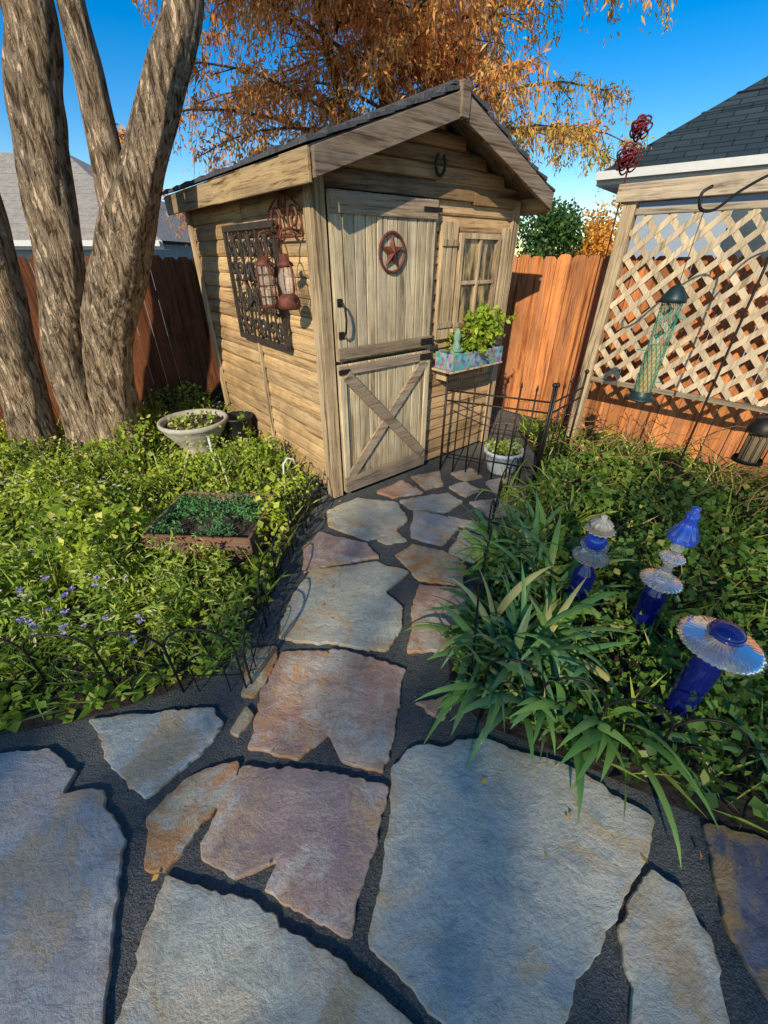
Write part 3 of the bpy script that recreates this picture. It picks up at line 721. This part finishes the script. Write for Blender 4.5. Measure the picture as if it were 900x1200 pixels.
smalltree('autumn_tree',(-11.3,25,2.2),(2.1,2,2.5),4200,.20,ol)

# ---------------------------------------------------------------- left bed planting
lm=leafmat('groundcover_leaves',[(.42,.54,.04),(.64,.72,.08),(.24,.37,.04),(.80,.76,.16)],2.0,.42)
P2=scatter(left_bed,38000)
hmap=lambda Q: (.03+.36*np.clip(fn(Q,1.9,2)*1.7-.40,0,1)+.20*np.clip(fn(Q,6,5)*1.6-.55,0,1))
cl_=fn(P2,7.5,31)*.65+fn(P2,2.6,12)*.35
P2=P2[rng.random(len(P2))<np.clip((cl_-.30)*3.6,.10,1)]
def near(P2,c,r): return np.hypot(P2[:,0]-c[0],P2[:,1]-c[1])<r
def lowmask(Q,h):
    boxm=(Q[:,0]>-1.46)&(Q[:,0]<-.80)&(Q[:,1]>1.96)&(Q[:,1]<2.48)
    fb=(Q[:,0]>-1.55)&(Q[:,0]<-.72)&(Q[:,1]>1.55)&(Q[:,1]<1.96)
    h=np.where(boxm|near(Q,(-1.76,3.58),.30),.05,h); h=np.where(fb,np.minimum(h,.08),h)
    h=np.where(near(Q,(-1.62,3.30),.42),np.minimum(h,.10),h)
    return np.maximum(h,.03)
yf=np.clip((P2[:,1]-.95)*1.3,.25,1.0)
h=lowmask(P2,hmap(P2)*yf)
z=h*(1-.85*rng.random(len(P2))**1.6)+.008
sz=np.where(fn(P2,1.3,9)>.5,1.35,.85)*(.020+.030*rng.random(len(P2))**1.3)
leaves('groundcover_plants',np.column_stack([P2,z]),rng.normal(size=(len(P2),3))*[1,1,.6]+[0,0,.4],sz,.36,lm)
gm=leafmat('grassy_stems',[(.38,.50,.06),(.60,.64,.13),(.26,.38,.06),(.78,.70,.30)],3)
P2=scatter(left_bed,4500); P2=P2[~((P2[:,0]>-1.55)&(P2[:,0]<-.70)&(P2[:,1]>1.65)&(P2[:,1]<2.6))&~near(P2,(-1.68,3.45),.4)]
gl=(.10+.26*rng.random(len(P2))**1.5)*np.clip((P2[:,1]-.85)*1.5,.5,1)+hmap(P2)*.25
leaves('grass_blades',np.column_stack([P2,np.full(len(P2),.02)]),rng.normal(size=(len(P2),3))*[.7,.7,.1]+[0,0,1],gl,.020,gm)
fp=[(-2.6,1.0),(-.62,1.12),(-.68,1.5),(-1.0,1.85),(-2.8,1.8)]
P2=scatter(fp,9000); P2=P2[fn(P2,5,21)>.45]; zz=(.03+.24*rng.random(len(P2)))*np.clip((P2[:,1]-.85)*1.6,.35,1)
leaves('feathery_herb',np.column_stack([P2,zz]),rng.normal(size=(len(P2),3))*[1,1,.5]+[0,0,.4],.03+.04*rng.random(len(P2)),.11,gm)
def flowers(name,poly,n,mat,zlo,zhi,size):
    c=scatter(poly,n); z=lowmask(c,hmap(c))+zlo+(zhi-zlo)*rng.random(n); P=[];D=[]; sz_=np.tile(size*(.7+.6*rng.random(n)),8)
    for k in range(8):
        a=k*2*math.pi/8+rng.random(n); P.append(np.column_stack([c,z])); D.append(np.column_stack([np.cos(a),np.sin(a),.5+.4*rng.random(n)]))
    leaves(name,np.concatenate(P),np.concatenate(D),sz_,.34,mat)
fwm=leafmat('white_petals',[(.75,.72,.62),(.70,.62,.45),(.8,.76,.66)]); fvm=leafmat('lavender_petals',[(.56,.46,.82),(.70,.58,.88),(.48,.42,.78)])
flowers('white_flowers',[(-3,1.3),(-1.2,1.2),(-1.0,1.6),(-1.6,2.0),(-1.6,2.9),(-3.2,2.9)],190,fwm,-.03,.07,.014)
flowers('white_flowers',[(-2.0,2.9),(-.7,2.7),(-1.5,3.9),(-2.3,4.2)],90,fwm,-.03,.05,.013)
flowers('lavender_flowers',[(-1.9,1.15),(-1.0,1.15),(-1.15,1.42),(-1.9,1.5)],26,fvm,.0,.07,.021)

# ---------------------------------------------------------------- right bed planting
im=leafmat('ivy_leaves',[(.12,.24,.035),(.24,.38,.06),(.08,.16,.035),(.50,.50,.12)],2.2,.3)
P2=scatter(right_bed,24000)
P2=P2[rng.random(len(P2))<np.clip((fn(P2,6.5,17)-.30)*4,.15,1)]
fd=np.clip(((P2[:,0]-1.35)*.71+(P2[:,1]-4.95)*.70)/-1.0,0,2)
h=(.04+.20*np.clip(fn(P2,1.9,8)*1.6-.3,0,1)+.12*np.clip(fn(P2,7,4)*1.5-.5,0,1))*np.clip(fd*1.1,.25,1); h=np.maximum(h,.03)
z=h*(1-.8*rng.random(len(P2))**1.7)+.008
leaves('ivy_groundcover',np.column_stack([P2,z]),rng.normal(size=(len(P2),3))*[1,1,.5]+[0,0,.3],.024+.036*rng.random(len(P2)),.42,im)
P2=scatter(right_bed,2200)
leaves('grass_blades',np.column_stack([P2,np.full(len(P2),.02)]),rng.normal(size=(len(P2),3))*[.8,.8,.1]+[0,0,1],.12+.22*rng.random(len(P2)),.022,gm)
s=MB()
for k in range(120):
    t=random.uniform(.9,4.2); o_=random.uniform(.06,.9); bx,by=1.35+.7*t-.71*o_,4.95-.71*t-.70*o_; pts=[Vector((bx,by,.02))]
    a=random.random()*6.28
    for j in range(10):
        a+=random.uniform(-.7,.7); pts.append(pts[-1]+Vector((.06*math.cos(a),.06*math.sin(a)-.01,.085*(1-j/6)+random.uniform(-.03,.03))))
    s.tube(pts,.0030,4)
s.make('bare_vines',plain('vine_bark',(.36,.18,.08),.9))

def blades(name,clumps,nb,mat,Lr=(.32,.6),wr=(.010,.018)):
    V=[];Fc=[];R=[]; SEG=9
    for (cx,cy,fd) in clumps:
        for b_ in range(nb):
            a=random.gauss(fd,1.1) if fd is not None else random.random()*6.283
            Lb=random.uniform(*Lr); w_=random.uniform(*wr); el=random.uniform(.55,1.35); dr=random.uniform(.5,1.7)
            p=Vector((cx+random.gauss(0,.03),cy+random.gauss(0,.03),.01)); side=Vector((-math.sin(a),math.cos(a),0)); tw=random.uniform(-.9,.9)
            o=len(V); r=random.random(); kink=random.uniform(.45,.8) if random.random()<.25 else 9
            for j in range(SEG+1):
                t=j/SEG; e=el-dr*t*t-(0.9 if t>kink else 0)
                dd=Vector((math.cos(a)*math.cos(e),math.sin(a)*math.cos(e),math.sin(e)))
                if j: p=p+dd*Lb/SEG
                if p.z<.026: p.z=.026+.002*random.random()
                ww=w_*(1-t**3)*(.75+.5*math.sin(min(t*2.2,1.57)))+.0008
                up=side.cross(dd); s_=(side*math.cos(tw*t)+up*math.sin(tw*t))
                V+= [p-s_*ww+up*ww*.35, p, p+s_*ww+up*ww*.35]
            for j in range(SEG):
                q=o+j*3; Fc+=[(q,q+1,q+4,q+3),(q+1,q+2,q+5,q+4)]; R+=[r,r]
    mesh_np(name,np.array(V),np.array(Fc),np.array(R),mat,None,True)
irm=leafmat('iris_leaves',[(.20,.42,.08),(.38,.58,.13),(.17,.34,.14),(.68,.62,.22)],3,.35,.35)
cl=[]
for k in range(27):
    y=random.uniform(1.0,2.05); x=.44+.16*max(0,y-1)+random.uniform(.04,.50)*(1.15-.35*(y-1))
    cl.append((x,y,math.pi*1.15 if random.random()<.45 else None))
for x,y in ((.44,1.10),(.52,1.02),(.64,.97),(.76,.93),(.50,1.3),(.9,.88),(.60,1.2)): cl.append((x,y,-math.pi*.65))
blades('iris_plant',cl,11,irm,(.26,.52),(.010,.019))
blades('daylily_plant',[(.92,2.6,None),(1.0,2.45,None),(1.2,2.7,None),(1.25,2.3,None),(.95,2.2,None),(1.35,2.55,None)],11,gm,(.25,.45),(.005,.009))
blades('iris_plant',[(1.5,.75,None),(1.35,.62,None),(1.6,1.1,None),(1.75,.8,None)],9,irm,(.22,.42))
blades('daylily_plant',[(-2.7,2.5,None),(-2.45,2.35,None),(-2.9,2.3,None),(-2.2,2.6,None)],16,gm,(.25,.45),(.004,.008))

# ---------------------------------------------------------------- pots & planter
e=empty('concrete_bowl_planter',(-1.76,3.58,0)); s=MB()
s.lathe([(.15,0),(.17,.03),(.14,.08),(.20,.15),(.27,.25),(.285,.29),(.30,.30),(.305,.335),(.285,.34),(.265,.32),(.25,.27)],seg=40,wob=.006,nw=20); s.make('bowl',plain('concrete',(.50,.45,.36),.9,c2=(.34,.31,.25),scale=18,bs=.6),e)
s=MB(); s.lathe([(.262,.295),(.13,.30),(.001,.305)],seg=24); s.make('bowl_soil',soil,e)
n=130; a=rng.random(n)*6.28; r=rng.random(n)**.5*.22
leaves('bowl_plants',np.column_stack([r*np.cos(a),r*np.sin(a),.30+.04*rng.random(n)]),rng.normal(size=(n,3))+[0,0,.5],.045,.3,gm,e)
s=MB(); s.lathe([(.10,0),(.125,.10),(.135,.22),(.145,.225),(.145,.24),(.125,.24),(.11,.05),(.001,.04)],(-1.40,3.72,.08)); s.make('black_pot',plain('black_plastic',(.015,.015,.015),.5))
e=empty('ribbed_flower_pot',(1.02,3.16,0)); s=MB()
s.lathe([(.10,.02),(.115,.04),(.135,.12),(.15,.19),(.165,.195),(.165,.225),(.15,.225),(.135,.17)],seg=72,wob=.02,nw=18); s.make('pot',plain('pale_glaze',(.70,.72,.70),.6,c2=(.50,.53,.52)),e)
s=MB(); s.lathe([(.14,.19),(.001,.2)],seg=20); s.make('pot_soil',soil,e)
n=260; a=rng.random(n)*6.28; r=rng.random(n)**.5*.15
leaves('pot_plant',np.column_stack([r*np.cos(a),r*np.sin(a),.2+.08*rng.random(n)]),rng.normal(size=(n,3))+[0,0,.6],.035,.3,gm,e)
e=empty('wooden_planter_box',(-1.12,2.22,0),math.radians(-4)); s=MB()
for a in ((-.34,.34,-.27,-.252),(-.34,.34,.252,.27),(-.34,-.322,-.251,.251),(.322,.34,-.251,.251)): s.box(*a,.0,.18)
s.make('box_sides',wood('planter_wood',(.24,.11,.06),(.38,.20,.12),'X'),e,.003)
s=MB(); s.box(-.320,.320,-.250,.250,.01,.11); s.make('box_soil',soil,e)
n=3000; P=np.column_stack([rng.uniform(-.31,.31,n),rng.uniform(-.24,.24,n),.11+.10*rng.random(n)])
hb=leafmat('thyme_leaves',[(.09,.27,.09),(.16,.38,.12),(.11,.25,.10)]); P=P[(fn(P,5,3)>.45)]
leaves('box_herbs',P,rng.normal(size=P.shape)+[0,0,.6],.032,.16,hb,e)
n=260; a=rng.random(n)*3.6-.2; r=.32+.12*rng.random(n); P=np.column_stack([r*np.cos(a)*1.15,r*np.sin(a)*.9,.06+.15*rng.random(n)])
leaves('box_spillover',P,rng.normal(size=P.shape)+[0,0,.4],.042,.34,lm,e)
s=MB(); x,y=G(256,560); s.tube([(x,y,0),(x,y,.38)],.011); x,y=G(335,585); s.tube([(x,y,0),(x+.02,y,.30),(x+.05,y+.02,.34),(x+.09,y+.03,.33),(x+.10,y+.03,.29)],.008)
s.make('garden_stake',plain('white_plastic',(.65,.65,.60),.5))

# ---------------------------------------------------------------- wire border fences
def arches(name,pts,w_=.23,h=.36):
    s=MB(); P=[Vector((*p,0)) for p in pts]
    for a,b_ in zip(P[:-1],P[1:]):
        n=max(1,round((b_-a).length/w_)); 
        for k in range(n):
            p=a.lerp(b_,k/n); q=a.lerp(b_,(k+1)/n); lean=Vector((random.uniform(-.015,.015),random.uniform(-.02,.02),0)); arc=[p]
            for t in np.linspace(0,math.pi,15): arc.append(p.lerp(q,(1-math.cos(t))/2)+Vector((0,0,h*.68+h*.32*math.sin(t)))+lean*math.sin(t))
            arc.append(q); s.tube(arc,.0050,5)
            inner=[p.lerp(q,.25)]
            for t in np.linspace(0,math.pi,9): inner.append(p.lerp(q,.5-.25*math.cos(t))+Vector((0,0,h*.42+h*.18*math.sin(t))))
            inner.append(p.lerp(q,.75)); s.tube(inner,.003,4)
        for zz in (.10*h/.36,): s.tube([a+Vector((0,0,zz)),b_+Vector((0,0,zz))],.003,4)
    s.make(name,iron)
arches('wire_border_fence',[(-2.2,.98),(-1.42,1.04),(-.60,1.06)],.27,.40)
arches('wire_border_fence',[(-.58,1.08),(-.62,1.75),(-.54,2.3),(-.48,2.62)],.27,.30)
arches('wire_border_fence',[(.36,1.06),(.46,1.45),(.62,1.95),(.82,2.5),(1.05,2.85)],.27,.32)
arches('wire_border_fence',[(.40,.98),(.78,.82),(1.14,.66),(1.65,.45)],.24,.38)
s=MB()
def panel(a,b_,h=.78,n=7):
    a=Vector((*a,0));b_=Vector((*b_,0)); up=Vector((0,0,1))
    for k in range(n+1):
        p=a.lerp(b_,k/n); end=k in (0,n); hh=h+.03 if end else h-.02+.03*math.sin(math.pi*k/n)
        s.tube([p,p+up*hh],.010 if end else .0065,6)
        if end: s.ball(p+up*(hh+.015),.018)
        else: s.lathe([(.011,0),(.010,.012),(.001,.045)],p+up*hh,8)
    for zz in (.16,.62,.70): s.tube([a+up*zz,b_+up*zz],.007,6)
panel((.50,3.22),(1.22,2.90)); panel((1.24,2.90),(1.62,3.30),n=4)
s.make('iron_garden_fence',iron)

# ---------------------------------------------------------------- shepherd hook & feeders
e=empty('shepherd_hook'); s=MB()
s.tube(cat([(2.13,2.63,0),(2.13,2.63,1.0),(2.13,2.63,1.75),(2.08,2.62,1.90),(1.95,2.58,1.95),(1.78,2.54,1.88),(1.66,2.51,1.80),(1.58,2.50,1.80),(1.56,2.50,1.86),(1.60,2.50,1.89)],6),.0075,6)
s.tube(cat([(2.13,2.63,1.7),(2.25,2.68,1.88),(2.4,2.7,1.86),(2.45,2.7,1.76)],6),.0065,6)
s.make('hook_pole',iron,e)
e=empty('bird_feeder',(1.60,2.50,0)); s=MB()
s.tube([(0,0,1.80),(0,0,1.48)],.0022,4); s.lathe([(.004,1.475),(.03,1.46),(.062,1.41),(.066,1.385),(.055,1.385)],seg=24); s.lathe([(.052,.90),(.058,.89),(.058,.865),(.085,.86),(.088,.85),(.001,.848)],seg=24)
s.make('cap_and_base',plain('dark_green_metal',(.02,.045,.045),.45,.3),e)
s=MB(); R_=.05
for k in range(14):
    for sg in (-1,1):
        s.tube([(R_*math.cos(k*.4488+sg*t*3.2),R_*math.sin(k*.4488+sg*t*3.2),.88+t*.51) for t in np.linspace(0,1,22)],.0016,3,cap=False)
for k in range(5):
    a=k*1.3; zz=.95+k*.09; s.tube([(R_*math.cos(a),R_*math.sin(a),zz),(.10*math.cos(a),.10*math.sin(a),zz)],.003,4)
s.make('mesh_tube',plain('green_mesh',(.05,.42,.28),.5,.2),e)
s=MB(); s.lathe([(.043,.88),(.043,1.16),(.001,1.17)],seg=16); s.make('seed',plain('bird_seed',(.50,.38,.16),.9,scale=220,c2=(.16,.10,.05),bs=.8),e)
e=empty('bird_feeder',(2.10,2.12,0)); s=MB(); s.lathe([(.001,.86),(.05,.85),(.07,.80),(.07,.78)],seg=20); s.lathe([(.07,.62),(.075,.60),(.001,.585)],seg=20); s.tube([(0,0,.86),(0,0,1.75),(.02,.1,1.8)],.002,4)
for k in range(12): s.tube([(.066*math.cos(k*.5236),.066*math.sin(k*.5236),.61),(.066*math.cos(k*.5236),.066*math.sin(k*.5236),.79)],.003,4)
s.make('feeder_cage',iron,e); s=MB(); s.lathe([(.05,.60),(.05,.75),(.001,.76)],seg=16); s.make('seed',plain('seed_mix',(.25,.17,.08),.9,scale=200),e)

# ---------------------------------------------------------------- glass totems
def glass(name,c,rough,tr):
    m,nt,b=newmat(name); f=noisen(nt,coords(nt),40,3); L(nt,mix(nt,f,c,tuple(min(1,x*1.2) for x in c)),b.inputs['Base Color'])
    b.inputs['Roughness'].default_value=rough; b.inputs['Transmission Weight'].default_value=tr; b.inputs['IOR'].default_value=1.45; b.inputs['Coat Weight'].default_value=.6; b.inputs['Coat Roughness'].default_value=.03
    return m
cob=glass('cobalt_glass',(.008,.014,.17),.06,.3); clr=glass('cut_glass',(.86,.92,.96),.06,.88); blu=glass('blue_bowl_glass',(.03,.10,.65),.05,.6)
cream=plain('cream_ceramic',(.60,.52,.38),.35,var=.3,scale=60)
def bottle(e,r,h):
    s=MB(); s.lathe([(.001,.02),(r*.9,.02),(r,.035),(r,h*.78),(r*.9,h*.84),(r*.55,h*.93),(r*.42,h)],seg=32); s.make('cobalt_bottle',cob,e)
    s=MB(); s.tube([(0,0,-.1),(0,0,.04)],.01); s.make('stake',iron,e)
def dish(s,z,r,depth,wob=.03,nw=24,flip=1):
    s.lathe([(.2*r,z),(.55*r,z+.012*flip),(.85*r,z+depth*.6*flip),(r,z+depth*flip),(r*.985,z+(depth+.005)*flip),(.83*r,z+(depth*.6+.007)*flip),(.5*r,z+.02*flip),(.001,z+.015*flip)],seg=96,wob=wob,nw=nw)
e=empty('glass_totem',(.985,1.5,0)); bottle(e,.052,.36)
s=MB(); dish(s,.37,.080,.022,.05,28); dish(s,.43,.060,.03,.06,20); s.lathe([(.03,.385),(.05,.40),(.035,.43)],seg=64,wob=.05,nw=16); s.make('glass_dishes',clr,e)
s=MB(); s.lathe([(.03,.45),(.046,.47),(.048,.50),(.035,.52)],seg=32); s.make('blue_bowl',blu,e)
s=MB(); dish(s,.53,.062,.018,.07,16); s.lathe([(.02,.55),(.043,.565),(.048,.585),(.03,.60),(.012,.61),(.015,.625),(.001,.63)],seg=64,wob=.07,nw=12); s.make('cream_finial',cream,e)
e=empty('glass_totem',(1.25,1.36,0)); bottle(e,.050,.36)
s=MB(); dish(s,.395,.085,.028,.05,28,-1); s.lathe([(.03,.38),(.04,.40),(.02,.42),(.018,.46),(.035,.48),(.04,.50)],seg=56,wob=.06,nw=14); dish(s,.52,.05,.02,.05,18,-1); s.lathe([(.02,.53),(.028,.56),(.014,.59)],seg=24); s.make('glass_dishes',clr,e)
s=MB(); s.lathe([(.056,.60),(.054,.625),(.034,.66),(.022,.70),(.024,.725),(.012,.735),(.018,.75),(.001,.76)],seg=60,wob=.05,nw=10); s.make('blue_cone',blu,e)
e=empty('glass_totem',(1.13,.90,0)); bottle(e,.048,.50)
s=MB(); dish(s,.535,.125,.028,.035,40,-1); s.make('glass_dish',clr,e)
s=MB(); s.lathe([(.035,.54),(.055,.55),(.045,.575),(.02,.585),(.001,.59)],seg=32); s.make('blue_bowl',cob,e)

# fallen leaves on the path
n=60; P=np.column_stack([rng.uniform(-.9,1.0,n),rng.uniform(.4,3.6,n),np.full(n,.026)])
leaves('fallen_leaves',P,rng.normal(size=(n,3))*[1,1,.08],.012+.016*rng.random(n),.35,ol)
